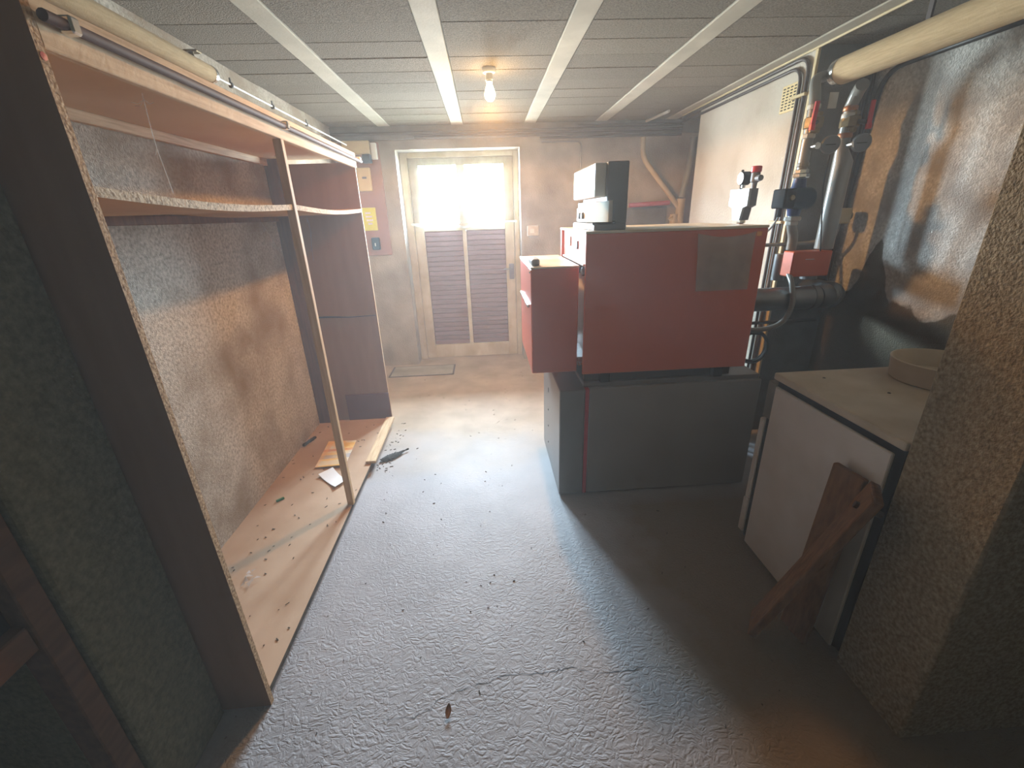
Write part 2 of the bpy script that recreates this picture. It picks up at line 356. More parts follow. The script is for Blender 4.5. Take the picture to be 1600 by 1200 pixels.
# ------------------------------------------------------------------ room shell
XL, XR, YB, ZC = -1.345, 2.18, 4.57, 2.29
box('floor', floor_m, None, -2.6, 2.9, -2.2, 4.95, -.12, 0, kind='structure')
box('wall_left', plaster_left, None, XL - .12, XL, .992, 4.57, 0, 2.42, kind='structure')
box('wall_right', wall_right_m, None, XR, XR + .12, .992, 4.57, 0, 2.42, kind='structure')
bm = bmesh.new()                                         # back wall around the door recess
abox(bm, XL - .12, -.79, YB, 4.86, 0, 2.42); abox(bm, .372, XR + .12, YB, 4.86, 0, 2.42); abox(bm, -.79, .372, YB, 4.86, 2.10, 2.42)
wb = finish('wall_back', bm, plaster_back, kind='structure')
bm = bmesh.new(); abox(bm, 1.84, XR, 2.67, 4.02, 0, 2.33)
for f in bm.faces:
    if f.normal.y < -.5 or f.calc_center_median().y < 2.68: f.material_index = 1
finish('wall_chimney', bm, [plaster_chim, cement], kind='structure')
box('wall_pier_left', outer, None, -2.5, -.937, .742, .99, 0, 2.42, .006, kind='structure')
box('wall_pier_right', plaster_pier, None, 1.158, 2.7, .742, .99, 0, 2.42, .006, kind='structure')
box('wall_front_left', outer, None, -2.6, -2.5, -2.1, .742, 0, 2.42, kind='structure')
box('wall_front_right', outer, None, 2.7, 2.8, -2.1, .742, 0, 2.42, kind='structure')
box('wall_front', outer, None, -2.6, 2.8, -2.2, -2.1, 0, 2.42, kind='structure')
cr = [(-.405, .925), (-.302, .923), (-.259, .943), (-.224, .976), (-.156, .996), (-.062, 1.016), (-.006, 1.034), (.084, 1.026), (.175, 1.034), (.228, 1.039), (.307, 1.014), (.409, 1.012), (.492, 1.021), (.605, 1.016)]
fine = []
for (xa, ya), (xb, yb) in zip(cr, cr[1:]):
    for k in range(5): fine.append((xa + (xb - xa) * k / 5 + random.uniform(-.004, .004), ya + (yb - ya) * k / 5 + random.uniform(-.005, .005)))
cr = fine
bm = bmesh.new(); L_, R_ = [], []
for i, (x, y) in enumerate(cr):
    wd = .0013 * random.uniform(.25, 1); L_.append(bm.verts.new((x, y + wd, .0012))); R_.append(bm.verts.new((x, y - wd, .0012)))
for i in range(len(cr) - 1): bm.faces.new((L_[i], R_[i], R_[i + 1], L_[i + 1]))
finish('crack', bm, black, bpy.data.objects['floor'])
# ceiling: slab, joists, infill blocks
ceil = box('ceiling', dark_gap, None, -2.6, 2.9, -2.2, 4.86, 2.318, 2.45, kind='structure')
jx = [-.86, -.195, .472, 1.137, 1.80]
j0 = None
for x in jx:
    if j0 is None: j0 = box('joist', joist_m, ceil, x - .053, x + .053, .0, YB, 2.286, 2.33, .003)
    else: dup(j0, (x - jx[0], 0, 0))
edges = [XL] + [v for x in jx for v in (x - .054, x + .054)] + [XR]
for i in range(0, len(edges), 2):
    x0, x1 = edges[i], edges[i + 1]; proto = None; y = 4.565; k = 0
    while y > .9:
        if proto is None: proto = box('infill_block', block_m, ceil, x0 + .001, x1 - .001, y - .2225, y, 2.291, 2.33, .004)
        else:
            c = dup(proto, (0, -.2245 * k, random.uniform(-.0018, .0025)))
        k += 1; y -= .2245
box('front_ceiling_panel', outer, ceil, -2.5, 2.7, -2.1, .9, 2.293, 2.32)
# dark band of conduits and a shallow ledge at the top of the back wall
box('trim_1', cement, None, XL, XR, 4.53, YB, 2.178, 2.288, .004, kind='structure')

box('added_canopy', cement, None, -2.2, 1.9, 4.86, 5.75, 2.72, 2.84, kind='structure')['label'] = 'unseen concrete canopy added outside to shade the floor by the back door'  # unseen canopy, added to keep steep sky light off the floor inside
box('floor_outside', cement, None, -4, 4, 4.95, 9, -.12, -.02, kind='structure')
# ------------------------------------------------------------------ door
door = bpy.data.objects.new('door_1', None); COL.objects.link(door); door.location = (-.2, 4.78, 0); ORG['door_1'] = Vector((-.2, 4.78, 0)); door['kind'] = 'structure'
door['label'] = 'cream painted back door with two bright panes above brown slatted panels'
bm = bmesh.new()
abox(bm, -.788, -.715, 4.75, 4.84, 0, 2.098, .004); abox(bm, .318, .37, 4.75, 4.84, 0, 2.098, .004); abox(bm, -.715, .318, 4.75, 4.84, 2.05, 2.098, .004)
abox(bm, -.76, -.69, 4.811, 4.845, 0, 2.08); abox(bm, .29, .345, 4.811, 4.845, 0, 2.08); abox(bm, -.69, .29, 4.811, 4.845, 2.02, 2.08); abox(bm, -.80, .38, 4.84, 4.87, 0, 2.11) if 0 else None
finish('door_frame', bm, door_paint, door)
box('threshold', cement, door, -.788, .37, 4.812, 4.86, 0, .03)
Y0, Y1 = 4.765, 4.81
for nm, a in (('stile', (-.711, -.618, .004, 2.045)), ('stile', (.220, .314, .004, 2.045)), ('bottom_rail', (-.618, .220, .004, .155)),
              ('top_rail', (-.618, .220, 1.982, 2.045)), ('lock_rail', (-.618, .220, 1.37, 1.446)), ('mullion', (-.247, -.163, 1.446, 1.982)), ('muntin', (-.225, -.185, .155, 1.37))):
    box(nm, door_paint, door, a[0], a[1], Y0, Y1, a[2], a[3], .003)
for a, b in ((-.618, -.247), (-.163, .220)):
    box('pane', glass_m, door, a - .004, b + .004, 4.790, 4.794, 1.440, 1.988)
for a, b in ((-.618, -.225), (-.185, .220)):
    box('backing_board', brown_wood, door, a, b, 4.795, 4.808, .155, 1.37)
    pr = None
    for i in range(24):
        h = (1.37 - .155) / 24
        if pr is None: pr = box('slat', slat_m, door, a + .001, b - .001, 4.776, 4.796, .155 + .002, .155 + h - .003, .006)
        else: dup(pr, (0, 0, h * i))
lk = box('lock_case', steel, door, .250, .300, 4.735, 4.765, .86, 1.02, .004)
tube('door_handle', steel, lk, [(.275, 4.735, .97), (.275, 4.70, .97), (.19, 4.70, .97)], .008, rad=.015)
# torn plastic film hung over the panes
rows = []
for i in range(9):
    row = []
    for j in range(25):
        u = j / 24; x = -.735 + 1.075 * u
        zb = 1.452 - .018 * math.sin(u * math.pi) + .010 * math.cos(u * 19) * math.exp(-((u - .5) / .3) ** 2) - .02 * math.exp(-((u - .52) / .06) ** 2)
        z = 2.045 + (zb - 2.045) * i / 8
        row.append((x, 4.735 + .006 * math.sin(u * 23 + i * .5) + (.012 * (i / 8) ** 3) * math.sin(u * 31), z))
    rows.append(row)
pf = tag(sheet('plastic_film', film_m, None, rows, .0006), 'dusty clear plastic film hung over the two panes of the back door', 'plastic sheet')
hem = [[(p[0], p[1] - .004 - .003 * k, p[2] + .004 - .011 * k - .006 * k * math.sin(j * .8)) for j, p in enumerate(rows[-1])] for k in range(3)]
sheet('folded_hem', hem_m, pf, hem, .0006)

# ------------------------------------------------------------------ wardrobe
W = thing('wardrobe', 'open doorless wooden wardrobe frame with one sagging shelf against left wall', 'wardrobe', (-1.07, 2.06, 0))
XF = -.792
bm = bmesh.new(); abox(bm, XL, XF, .998, 1.017, .0, 1.895, 0)
for f in bm.faces:
    c = f.calc_center_median(); f.material_index = 1 if c.x > XF - .005 else 0
finish('side_panel', bm, [panel_brown, chip], W)
bm = bmesh.new(); abox(bm, XL, XF - .008, 3.115, 3.128, .0, 1.845, 0)
for f in bm.faces: f.material_index = 1 if f.calc_center_median().x > XF - .02 else 0
finish('side_panel', bm, [panel_brown, oak_v], W)['label'] = 'far side panel in brown veneer'
box('patch_board', panel_patch, W, -1.125, XF - .006, 3.103, 3.115, .045, .262, .001)
tube('panel_seam', black, W, [(-1.33, 3.112, .862), (-1.15, 3.113, .866), (-1.0, 3.112, .858), (-.81, 3.113, .864)], [.005, .006, .003, .002], 6)
bm = bmesh.new(); abox(bm, XL, XF - .006, 1.017, 3.115, .03, .05, .001)
for f in bm.faces: f.material_index = 1 if f.calc_center_median().x > XF - .0075 and abs(f.normal.x) > .5 else 0
finish('floor_board', bm, [board_floor, crumb_m], W)
for y in (1.1, 2.0, 3.0): box('floor_batten', brown_wood, W, XL, XF - .05, y - .02, y + .02, 0, .03)
box('top_board', board, W, XL, XF - .02, 1.017, 3.16, 1.873, 1.889)
box('header_board', oak, W, XF - .02, XF, 1.017, 3.128, 1.815, 1.872, .002)
box('upper_board', oak, W, XF - .035, XF - .012, 1.0, 3.172, 1.876, 1.906, .002)
rail = tube('curtain_rail', rail_m, W, [(XF + .014, 1.02, 1.866), (XF + .014, 3.2, 1.858)], .0105, 10)
for y in (1.075, 2.05, 3.15):
    box('rail_clip', chrome, rail, XF, XF + .028, y - .012, y + .012, 1.852, 1.882, .004)
for y0, y1, s in ((1.017, 2.006, .016), (2.034, 3.115, .016)):
    bm = bmesh.new(); n = 14
    P = []
    for i in range(n + 1):
        u = i / n; y = y0 + (y1 - y0) * u; z = 1.572 - s * math.sin(u * math.pi) * 1.0 + (.012 * (1 - u) if y0 < 1.5 else .012 * u * 0)
        P.append([bm.verts.new(p) for p in ((XL, y, z), (XF - .004, y, z), (XF - .004, y, z - .021), (XL, y, z - .021))])
    for i in range(n):
        for j in range(4):
            f = bm.faces.new((P[i][j], P[i + 1][j], P[i + 1][(j + 1) % 4], P[i][(j + 1) % 4])); f.material_index = 1 if j == 1 else 0
    bm.faces.new(P[0]); bm.faces.new(P[-1][::-1]); bmesh.ops.recalc_face_normals(bm, faces=bm.faces)
    finish('shelf', bm, [shelf_under, chip_grey], W)
box('center_post', oak_v, W, XF - .032, XF + .002, 2.006, 2.034, .05, 1.815, .002)
box('ledger', oak, W, XL, XL + .024, 1.017, 3.115, 1.836, 1.873, .002)
box('corner_post', brown_wood, W, XL, XL + .10, 3.075, 3.115, .05, 1.873, .002)
box('shelf_ledger', brown_wood, W, XL, XL + .022, 1.017, 3.07, 1.51, 1.545, .002)
lathe('paint_spot', stripe_m, W, (XF, 1.008, 1.80), [(.007, -.004), (.007, .001), (0, .0015)], 'x', 12)['label'] = 'red paint spot on the near edge'
# cobwebs
for pts, lab in (([(-1.14, 3.06, 1.53), (-1.13, 3.06, 1.45), (-1.14, 3.05, 1.36), (-1.15, 3.06, 1.26)], 'dusty cobweb thread hanging under the far half of the shelf'),
                 ([(-1.22, 2.6, 1.525), (-1.2, 2.58, 1.49), (-1.16, 2.56, 1.42), (-1.13, 2.55, 1.34)], 'dusty cobweb thread hanging just left of the wardrobe post'),
                 ([(-.98, 1.55, 1.868), (-.985, 1.55, 1.74), (-.98, 1.56, 1.60)], 'long cobweb thread between shelf and wardrobe top near the front'),
                 ([(-1.05, 2.6, 1.868), (-1.06, 2.62, 1.72), (-1.05, 2.6, 1.60)], 'cobweb thread between shelf and wardrobe top by the post')):
    bm = bmesh.new(); atube(bm, rounded(pts, .03), .0012, 5)
    for _ in range(5):
        p = Vector(pts[random.randrange(len(pts) - 1)]); p.z -= .015; q = p + Vector((random.uniform(-.03, .03), random.uniform(-.03, .0), random.uniform(-.03, -.01)))
        atube(bm, [p, (p + q) / 2 - Vector((0, 0, .008)), q], .0008, 4)
    tag(finish('cobweb', bm, web_m), lab, 'cobweb', 'cobwebs in the wardrobe')
# things lying on the wardrobe floor
Z = .051
bm = bmesh.new(); obox(bm, (-.800, 2.43, Z + .009), (-.806, 3.085, Z + .009), (.062, 0, 0), (0, 0, .018), .002)
tag(finish('loose_plank', bm, oak), 'short pale plank lying loose along the front of the wardrobe floor', 'plank')
def magazine_m():
    m = mat('magazine_cover', [(226, 168, 60), (236, 196, 120), (228, 220, 206)], ns=9, detail=2, rough=.5)
    t = m.node_tree; N = t.nodes; L = t.links; b = N['Principled BSDF']; src = b.inputs['Base Color'].links[0].from_socket
    g = N.new('ShaderNodeNewGeometry'); s = N.new('ShaderNodeSeparateXYZ'); L.new(g.outputs['Position'], s.inputs[0])
    last = src
    for sock, lo_, hi_, colr in ((('Y'), 2.42, 2.48, (206, 204, 200)), ('Y', 2.50, 2.55, (120, 140, 178)), ('Y', 2.60, 2.63, (206, 96, 48)), ('X', -1.15, -1.125, (240, 190, 130))):
        a = N.new('ShaderNodeMath'); a.operation = 'GREATER_THAN'; a.inputs[1].default_value = lo_; L.new(s.outputs[sock], a.inputs[0])
        c = N.new('ShaderNodeMath'); c.operation = 'LESS_THAN'; c.inputs[1].default_value = hi_; L.new(s.outputs[sock], c.inputs[0])
        d = N.new('ShaderNodeMath'); d.operation = 'MULTIPLY'; L.new(a.outputs[0], d.inputs[0]); L.new(c.outputs[0], d.inputs[1])
        n = N.new('ShaderNodeTexNoise'); n.inputs['Scale'].default_value = 22; L.new(g.outputs['Position'], n.inputs['Vector'])
        e = N.new('ShaderNodeMath'); e.operation = 'MULTIPLY'; L.new(d.outputs[0], e.inputs[0]); L.new(n.outputs['Fac'], e.inputs[1])
        x = N.new('ShaderNodeMix'); x.data_type = 'RGBA'; L.new(e.outputs[0], x.inputs[0]); L.new(last, x.inputs[6]); x.inputs[7].default_value = (*lin(colr), 1); last = x.outputs[2]
    L.new(last, b.inputs['Base Color']); return m
mag_m = magazine_m()
G = []
for i in range(7):
    u = i / 6; row = []
    for j in range(5):
        v = j / 4
        a = Vector((-1.142, 2.408, 0)).lerp(Vector((-.948, 2.404, 0)), v); c = Vector((-1.168, 2.748, 0)).lerp(Vector((-.975, 2.742, 0)), v)
        p = a.lerp(c, u); row.append((p.x, p.y, Z + .006 + .006 * math.sin(u * 3.1) * (v - .2) + .01 * (1 - u) ** 2 * v))
    G.append(row)
tag(sheet('magazine', mag_m, None, G, .004), 'curled yellow and orange magazine lying behind the wardrobe post', 'magazine')
G = []
for i in range(5):
    u = i / 4
    a = Vector((-1.087, 2.315, 0)).lerp(Vector((-1.022, 2.385, 0)), u); c = Vector((-.940, 2.168, 0)).lerp(Vector((-.895, 2.235, 0)), u)
    G.append([tuple(a.lerp(c, j / 4) + Vector((0, 0, Z + .004 + .012 * (abs(j / 4 - .5) * 2) ** 2))) for j in range(5)])
tag(sheet('paper_card', paper, None, G, .0012), 'small curled white card lying on the wardrobe floor beside post', 'card')
bm = bmesh.new(); obox(bm, (-1.235, 2.075, Z + .006), (-1.205, 2.105, Z + .006), (.008, -.008, 0), (0, 0, .012), .002)
tag(finish('green_scrap', bm, green_m), 'tiny green plastic scrap on the wardrobe floor', 'scrap')
bm = bmesh.new()
for k in range(9):
    c = Vector((-1.322 + .004 * k, 2.72 + .012 * k + random.uniform(-.003, .003), Z + .011)); bmesh.ops.create_icosphere(bm, subdivisions=1, radius=random.uniform(.012, .018), matrix=Matrix.Translation(c) @ Matrix.Diagonal((1, 1.2, .6, 1)))
tag(finish('dirt_clump', bm, rag_m), 'dark clump of dirt at the foot of the left wall', 'dirt')
bm = bmesh.new()
for k in range(9):
    a = random.uniform(0, 6.3); p = Vector((-1.10 + .028 * math.cos(a), 1.515 + .03 * math.sin(a), Z + random.uniform(.006, .02)))
    d = Vector((random.uniform(-.025, .025), random.uniform(-.025, .025), random.uniform(-.006, .012)))
    vs = [bm.verts.new(p), bm.verts.new(p + d), bm.verts.new(p + Vector((d.y, -d.x, .004)))]
    bm.faces.new(vs)
p = Vector((-1.1, 1.515, Z + .004))
tag(finish('plastic_wrapper', bm, wrap_m), 'crumpled clear plastic wrapper at near end of the wardrobe floor', 'wrapper')
bm = bmesh.new()
for _ in range(70):
    x, y = random.uniform(-1.33, -.81), random.uniform(1.05, 3.05)
    obox(bm, (x, y, Z + .002), (x + random.uniform(-.012, .012), y + random.uniform(-.012, .012) + .003, Z + .002), (.003, .002, 0), (0, 0, .003))
tag(finish('wardrobe_crumbs', bm, crumb_m, kind='stuff'), 'dark crumbs and grit scattered over the wardrobe floor board', 'crumbs')

# ------------------------------------------------------------------ left wall pipe, lamp
P = thing('lagged_pipe', 'thin pipe with canvas lagging and foil end above the wardrobe', 'pipe', (-1.15, 1.6, 2.08))
tube('lagging', insul, P, [(-1.15, 1.0, 2.112), (-1.15, 2.30, 2.112)], .033, 20)
lathe('foil_end', foil, P, (-1.15, 2.30, 2.112), [(.034, -.005), (.034, .012), (.026, .03), (.009, .042)], 'y', 20)
tube('bare_pipe', nut_m, P, [(-1.15, 2.33, 2.112), (-1.15, 4.30, 2.112)], .0052, 8)
for y in (2.47, 2.9, 3.4):
    bm = bmesh.new(); abox(bm, -1.153, -1.147, y - .004, y + .004, 2.10, 2.14); abox(bm, -1.160, -1.140, y - .007, y + .007, 2.10, 2.122, .003); finish('hanger', bm, dark_pipe, P)
bm = bmesh.new(); abox(bm, -1.16, -1.14, 2.19, 2.197, 2.14, 2.16, .002); abox(bm, -1.175, -1.12, 2.18, 2.22, 2.158, 2.166, .003); finish('hanger', bm, brass, P)

bulb_m = bpy.data.materials.new('lit_bulb_glass'); bulb_m.use_nodes = True; b = bulb_m.node_tree.nodes['Principled BSDF']
b.inputs['Emission Color'].default_value = (1, .66, .30, 1); b.inputs['Emission Strength'].default_value = 45; b.inputs['Base Color'].default_value = (1, .9, .7, 1)
Lp = thing('ceiling_lamp', 'bare lit light bulb in a white ceiling socket', 'lamp', (.076, 2.964, 2.13))
lathe('rose', white_plastic, Lp, (.076, 2.964, 2.291), [(.040, 0), (.040, -.010), (.034, -.022), (.022, -.026)])
lathe('socket', white_plastic, Lp, (.076, 2.964, 2.268), [(.021, 0), (.021, -.035), (.019, -.036), (.019, -.044), (.016, -.046)])
lathe('light_bulb', bulb_m, Lp, (.076, 2.964, 2.226), [(.013, 0), (.015, -.012), (.024, -.035), (.030, -.055), (.031, -.068), (.026, -.085), (.014, -.096), (0, -.099)])
ld = bpy.data.lights.new('bulb_light', 'SPOT'); ld.spot_size = math.radians(177); ld.spot_blend = .12; ld.energy = BULB; ld.color = (1, .48, .14); ld.shadow_soft_size = .045
lo = bpy.data.objects.new('bulb_light', ld); COL.objects.link(lo); lo.location = (.076, 2.964, 2.112)

# ------------------------------------------------------------------ back wall: electrics at left
tag(box('meter_backboard', backboard_m, None, -1.30, -.93, YB - .02, YB, 1.17, 2.165, .003), 'pinkish brown wooden backboard on wall beside the back door', 'board')
F = thing('fuse_box', 'pale fuse box high on the wall above pinkish backboard', 'fuse box', (-1.13, 4.54, 2.05))
box('case', beige_plastic, F, -1.245, -1.0, 4.48, 4.549, 2.062, 2.172, .006)
box('side_cover', white_plastic, F, -.995, -.945, 4.50, 4.549, 2.02, 2.155, .004)
box('main_switch', teal, F, -1.075, -1.0, 4.47, 4.549, 1.99, 2.060, .006)
M1 = thing('electricity_meter', 'beige meter box on the backboard below fuse box', 'meter', (-1.08, 4.55, 1.75))
box('case', beige_plastic, M1, -1.15, -1.03, 4.50, 4.55, 1.755, 1.955, .006)
box('display', grey_plastic, M1, -1.105, -1.065, 4.496, 4.50, 1.86, 1.878, .001)
Sg = thing('warning_sign', 'yellow-green sign with pale text lines on the backboard', 'sign', (-1.09, 4.548, 1.40))
box('plate', yellow, Sg, -1.17, -1.035, 4.545, 4.55, 1.405, 1.612, .001)
for i, (a, b2) in enumerate(((-1.135, -1.085), (-1.135, -1.075), (-1.13, -1.07), (-1.12, -1.08))):
    box('text_line', white_plastic, Sg, a, b2, 4.5435, 4.545, 1.555 - i * .032, 1.573 - i * .032)
Sw = thing('wall_switch', 'dark teal rotary switch below the yellow-green sign', 'switch', (-1.05, 4.55, 1.22))
box('case', teal, Sw, -1.105, -1.03, 4.505, 4.55, 1.225, 1.34, .008, 2)
box('toggle', white_plastic, Sw, -1.075, -1.066, 4.495, 4.505, 1.26, 1.29, .002)
So = thing('light_switch', 'small pale switch box on wall right of the back door', 'switch', (.47, 4.56, 1.29))
box('case', nut_m, So, .43, .55, 4.535, YB, 1.30, 1.40, .006); box('rocker', white_plastic, So, .46, .50, 4.528, 4.535, 1.33, 1.37, .002)
tag(tube('cable_conduit', grey_pipe, None, [(.58, 4.558, 2.13), (.96, 4.558, 2.13), (.955, 4.558, 1.45), (.955, 4.545, 1.55)][:3] + [(.955, 4.545, .2)], .007, 8, .05), 'thin grey conduit looping down back wall right of door', 'conduit')
cdt = thing('conduit_bundle', 'bundle of dark conduits along the top of the back wall', 'conduit', (.4, 4.5, 2.15))
for z, y, r, x0 in ((2.225, 4.515, .014, XL), (2.19, 4.515, .012, -.6), (2.16, 4.518, .010, .55), (2.25, 4.505, .010, .9)):
    tube('conduit', dark_pipe, cdt, [(x0 + .01, y, z), (1.9, y, z)], r, 10)
tag(tube('lighting_conduit', nut_m, None, [(1.55, 4.50, 2.272), (1.60, 4.1, 2.272)], .012, 8), 'short white conduit on ceiling near the back right corner', 'conduit')
Dp = thing('drain_pipe', 'beige plastic drain pipe slanting down the back wall to corner', 'drain pipe', (1.7, 4.5, 1.5))
tube('pipe', pvc, Dp, [(1.525, 4.48, 2.14), (1.53, 4.48, 1.97), (1.86, 4.48, 1.60), (1.93, 4.48, 1.52)], .023, 16, .09)
bm = bmesh.new(); atube(bm, [(1.945, 4.48, 1.60), (1.945, 4.48, 1.2)], .04, 16); atube(bm, [(1.86, 4.48, 1.44), (1.945, 4.48, 1.36)], .035, 14); atube(bm, [(1.89, 4.48, 1.46), (1.89, 4.48, .02)], .038, 16)
finish('junction', bm, pvc, Dp, smooth=True)
tag(tube('soil_stack', grey_pipe, None, [(2.02, 4.50, 2.13), (2.01, 4.5, 1.9), (1.965, 4.49, 1.66), (1.955, 4.485, 1.606)], .032, 16, .1), 'dark grey vertical stack pipe in the back right corner', 'pipe')
tag(tube('branch_pipe', dark_pipe, None, [(2.13, 4.37, 2.13), (2.13, 4.37, 1.87), (2.045, 4.425, 1.77)], .022, 12, .08), 'dark branch pipe curving into the grey stack in corner', 'pipe')
tag(tube('red_pipe', pinkred, None, [(1.44, 4.5, 1.555), (1.84, 4.5, 1.568)], .022, 14), 'faded red horizontal pipe on back wall behind the boiler controls', 'pipe')
box('grey_dado', cement, wb, .98, 1.84, 4.556, YB, .02, 1.535)
tag(box('pipe_casing', brick_m, None, 2.105, 2.175, 4.44, 4.56, .01, 1.98, .004), 'orange-brown boxed pipe casing in the back right corner', 'casing')
ht = thing('floor_hatch', 'concrete inspection cover with rusty frame set in floor before the door', 'hatch', (-.72, 4.33, 0))
bm = bmesh.new()
for a in ((-1.05, -.385, 4.175, 4.187), (-1.05, -.385, 4.478, 4.49), (-1.05, -1.035, 4.187, 4.478), (-.40, -.385, 4.187, 4.478)): abox(bm, a[0], a[1], a[2], a[3], 0, .006)
finish('frame', bm, dark_pipe, ht); box('cover', plaster_back, ht, -1.032, -.403, 4.19, 4.475, 0, .008, .002)

# ------------------------------------------------------------------ grey hot-water tank
T = thing('water_tank', 'long grey sheet-metal hot water tank with red stripe on the floor', 'tank', (.88, 2.36, 0))
box('front_cap', dark_tank, T, .347, .482, 2.035, 2.68, .012, .648, .006, 2)
box('stripe', stripe_m, T, .482, .502, 2.0345, 2.68, .012, .65, .001)
box('body', grey_tank, T, .502, 1.423, 2.037, 2.68, .012, .652, .005, 2)
box('base', black, T, .36, 1.41, 2.06, 2.66, 0, .014)
bm = bmesh.new(); abox(bm, .475, 1.42, 2.06, 2.66, .652, .676, .003); finish('top_plate', bm, dark_tank, T)
box('slot', black, T, .3455, .348, 2.443, 2.457, .472, .502, .0005)
pr = None
for z in (.352, .239, .122):
    if pr is None: pr = lathe('screw', black, T, (.3475, 2.452, z), [(.006, 0), (.005, -.003), (0, -.004)], 'x', 10)
    else: dup(pr, (0, 0, z - .352))

# ------------------------------------------------------------------ red boiler on top of it
B = thing('boiler', 'orange-red sheet-metal boiler standing on the grey tank', 'boiler', (.89, 2.39, .676))
bx0, bx1, by0, by1, bz0, bz1 = .462, 1.315, 2.037, 2.735, .732, 1.41
def fridge_sheet(): pass
box('side_panel', red_m, B, bx0, bx1, by0, by0 + .012, bz0, bz1, .003)
box('side_panel', red_m, B, bx0, bx1, by1 - .012, by1, bz0, bz1, .003)
box('back_panel', red_m, B, bx1 - .012, bx1, by0 + .012, by1 - .012, bz0, bz1, .002)
box('top_panel', cream_m, B, bx0 - .002, bx1 + .002, by0 - .002, by1 + .002, bz1, bz1 + .012, .003)
box('core', grey_plastic, B, bx0 + .10, bx1 - .015, by0 + .02, by1 - .02, bz0, bz1 - .01)
box('front_post', red_edge, B, bx0, bx0 + .02, by1 - .045, by1 - .012, bz0, bz1, .002)
cp = box('control_panel', red_edge, B, bx0 + .012, bx0 + .09, by0 + .012, by1 - .045, 1.262, bz1, .003)
box('gauge_window', white_plastic, cp, bx0 + .006, bx0 + .013, 2.46, 2.60, 1.335, 1.385, .002)
box('gauge_window', grey_plastic, cp, bx0 + .006, bx0 + .013, 2.27, 2.38, 1.33, 1.37, .002)
box('panel_lip', white_plastic, cp, bx0 + .002, bx0 + .014, 2.10, 2.66, 1.262, 1.272, .002)
box('front_plate', cream_m, B, bx0 + .05, bx0 + .10, by0 + .012, by1 - .045, bz0 + .06, 1.258, .003)
pr = None
for y in (2.20, 2.34, 2.48, 2.60):
    if pr is None: pr = lathe('knob', grey_plastic, B, (bx0 + .05, y, 1.225), [(.024, 0), (.022, -.03), (.012, -.034), (0, -.034)], 'x', 16)
    else: dup(pr, (0, y - 2.20, 0))
for y in (2.10, 2.66): box('base_rail', dark_pipe, B, bx0 + .02, bx1 - .05, y - .015, y + .015, .676, .734, .002)
for x in (.56, 1.16):
    box('foot', black, B, x, x + .05, 2.052, 2.085, .676, .734, .003)
H = box('burner_hood', red_m, B, .212, .446, 2.10, 2.72, .728, 1.258, .004)
box('hood_top', cream_m, H, .210, .448, 2.098, 2.722, 1.258, 1.266, .002)
box('hood_handle', chrome, H, .198, .212, 2.16, 2.60, 1.062, 1.078, .003)
lathe('screw', chrome, H, (.212, 2.13, 1.24), [(.007, 0), (.006, -.004), (0, -.005)], 'x', 10)
tube('fuel_hose', black, B, [(.446, 2.3, .95), (.455, 2.25, .85), (.455, 2.2, .76)], .006, 8, .05)
box('igniter_plate', foil, B, .448, .51, 2.12, 2.60, .75, .80, .002)
box('rim_sticker', orange_sticker, B, 1.262, 1.286, 2.0355, 2.037, 1.375, 1.395, .0004)
G = []
for i in range(9):
    u = i / 8
    G.append([(.978 + .275 * v + (.022 * (u) * (1 - v)) - .0 * v, 2.0285 - .006 * math.sin(u * math.pi) * math.sin(v * math.pi) - .003 * math.sin(v * 9 + u * 5), 1.396 - .264 * u - .02 * math.sin(v * math.pi) * (1 - u) ** 2) for v in [j / 8 for j in range(9)]])
Po = thing('document_pouch', 'dull clear plastic document pouch taped on side of the red boiler', 'pouch', (1.11, 2.03, 1.13))
sheet('sleeve', pouch_m, Po, G, .0008)
bm = bmesh.new()
vs = [bm.verts.new(p) for p in ((1.02, 2.0345, 1.15), (1.235, 2.0345, 1.145), (1.235, 2.0345, 1.29), (1.13, 2.0345, 1.30), (1.055, 2.0345, 1.325))]
bm.faces.new(vs); bmesh.ops.solidify(bm, geom=bm.faces[:], thickness=.0008); finish('papers', bm, papers_m, Po)
tag(box('black_case', grey_plastic, None, .222, .262, 2.14, 2.30, 1.267, 1.30, .009, 2), 'small dark rounded plastic case lying on the burner hood', 'case')

# heating control unit on the boiler
C = thing('heating_controller', 'tall grey heating control unit with open white flap on boiler top', 'control unit', (.58, 2.32, 1.422))
box('base_tray', grey_plastic, C, .505, .655, 2.075, 2.565, 1.422, 1.452, .004)
box('housing', grey_plastic, C, .56, .655, 2.075, 2.565, 1.452, 1.708, .004)
box('dial_panel', white_plastic, C, .525, .56, 2.20, 2.565, 1.455, 1.525, .003)
box('top_strip', red_edge, C, .53, .56, 2.16, 2.56, 1.527, 1.55, .002)
cov = box('glass_cover', white_plastic, C, .508, .56, 2.10, 2.565, 1.565, 1.705, .004)
box('cover_pane', chrome, cov, .505, .508, 2.16, 2.555, 1.572, 1.698, .001)
pr = None
for y in (2.40, 2.48):
    if pr is None: pr = lathe('dial', grey_plastic, C, (.525, y, 1.487), [(.018, 0), (.016, -.012), (0, -.014)], 'x', 16)
    else: dup(pr, (0, y - 2.40, 0))
bm = bmesh.new(); obox(bm, (.474, 2.065, 1.457), (.468, 2.065, 1.543), (0.001, .006, 0), (0, 0, 0.001)); bm.free()
bm = bmesh.new(); V8 = [(.474, 2.085, 1.460), (.585, 2.062, 1.457), (.582, 2.058, 1.549), (.470, 2.080, 1.541)]
vs = [bm.verts.new(p) for p in V8]; bm.faces.new(vs); bmesh.ops.solidify(bm, geom=bm.faces[:], thickness=.006); finish('flap', bm, white_plastic, C)
tube('hinge', black, C, [(.50, 2.085, 1.452), (.60, 2.07, 1.455)], .006, 8)

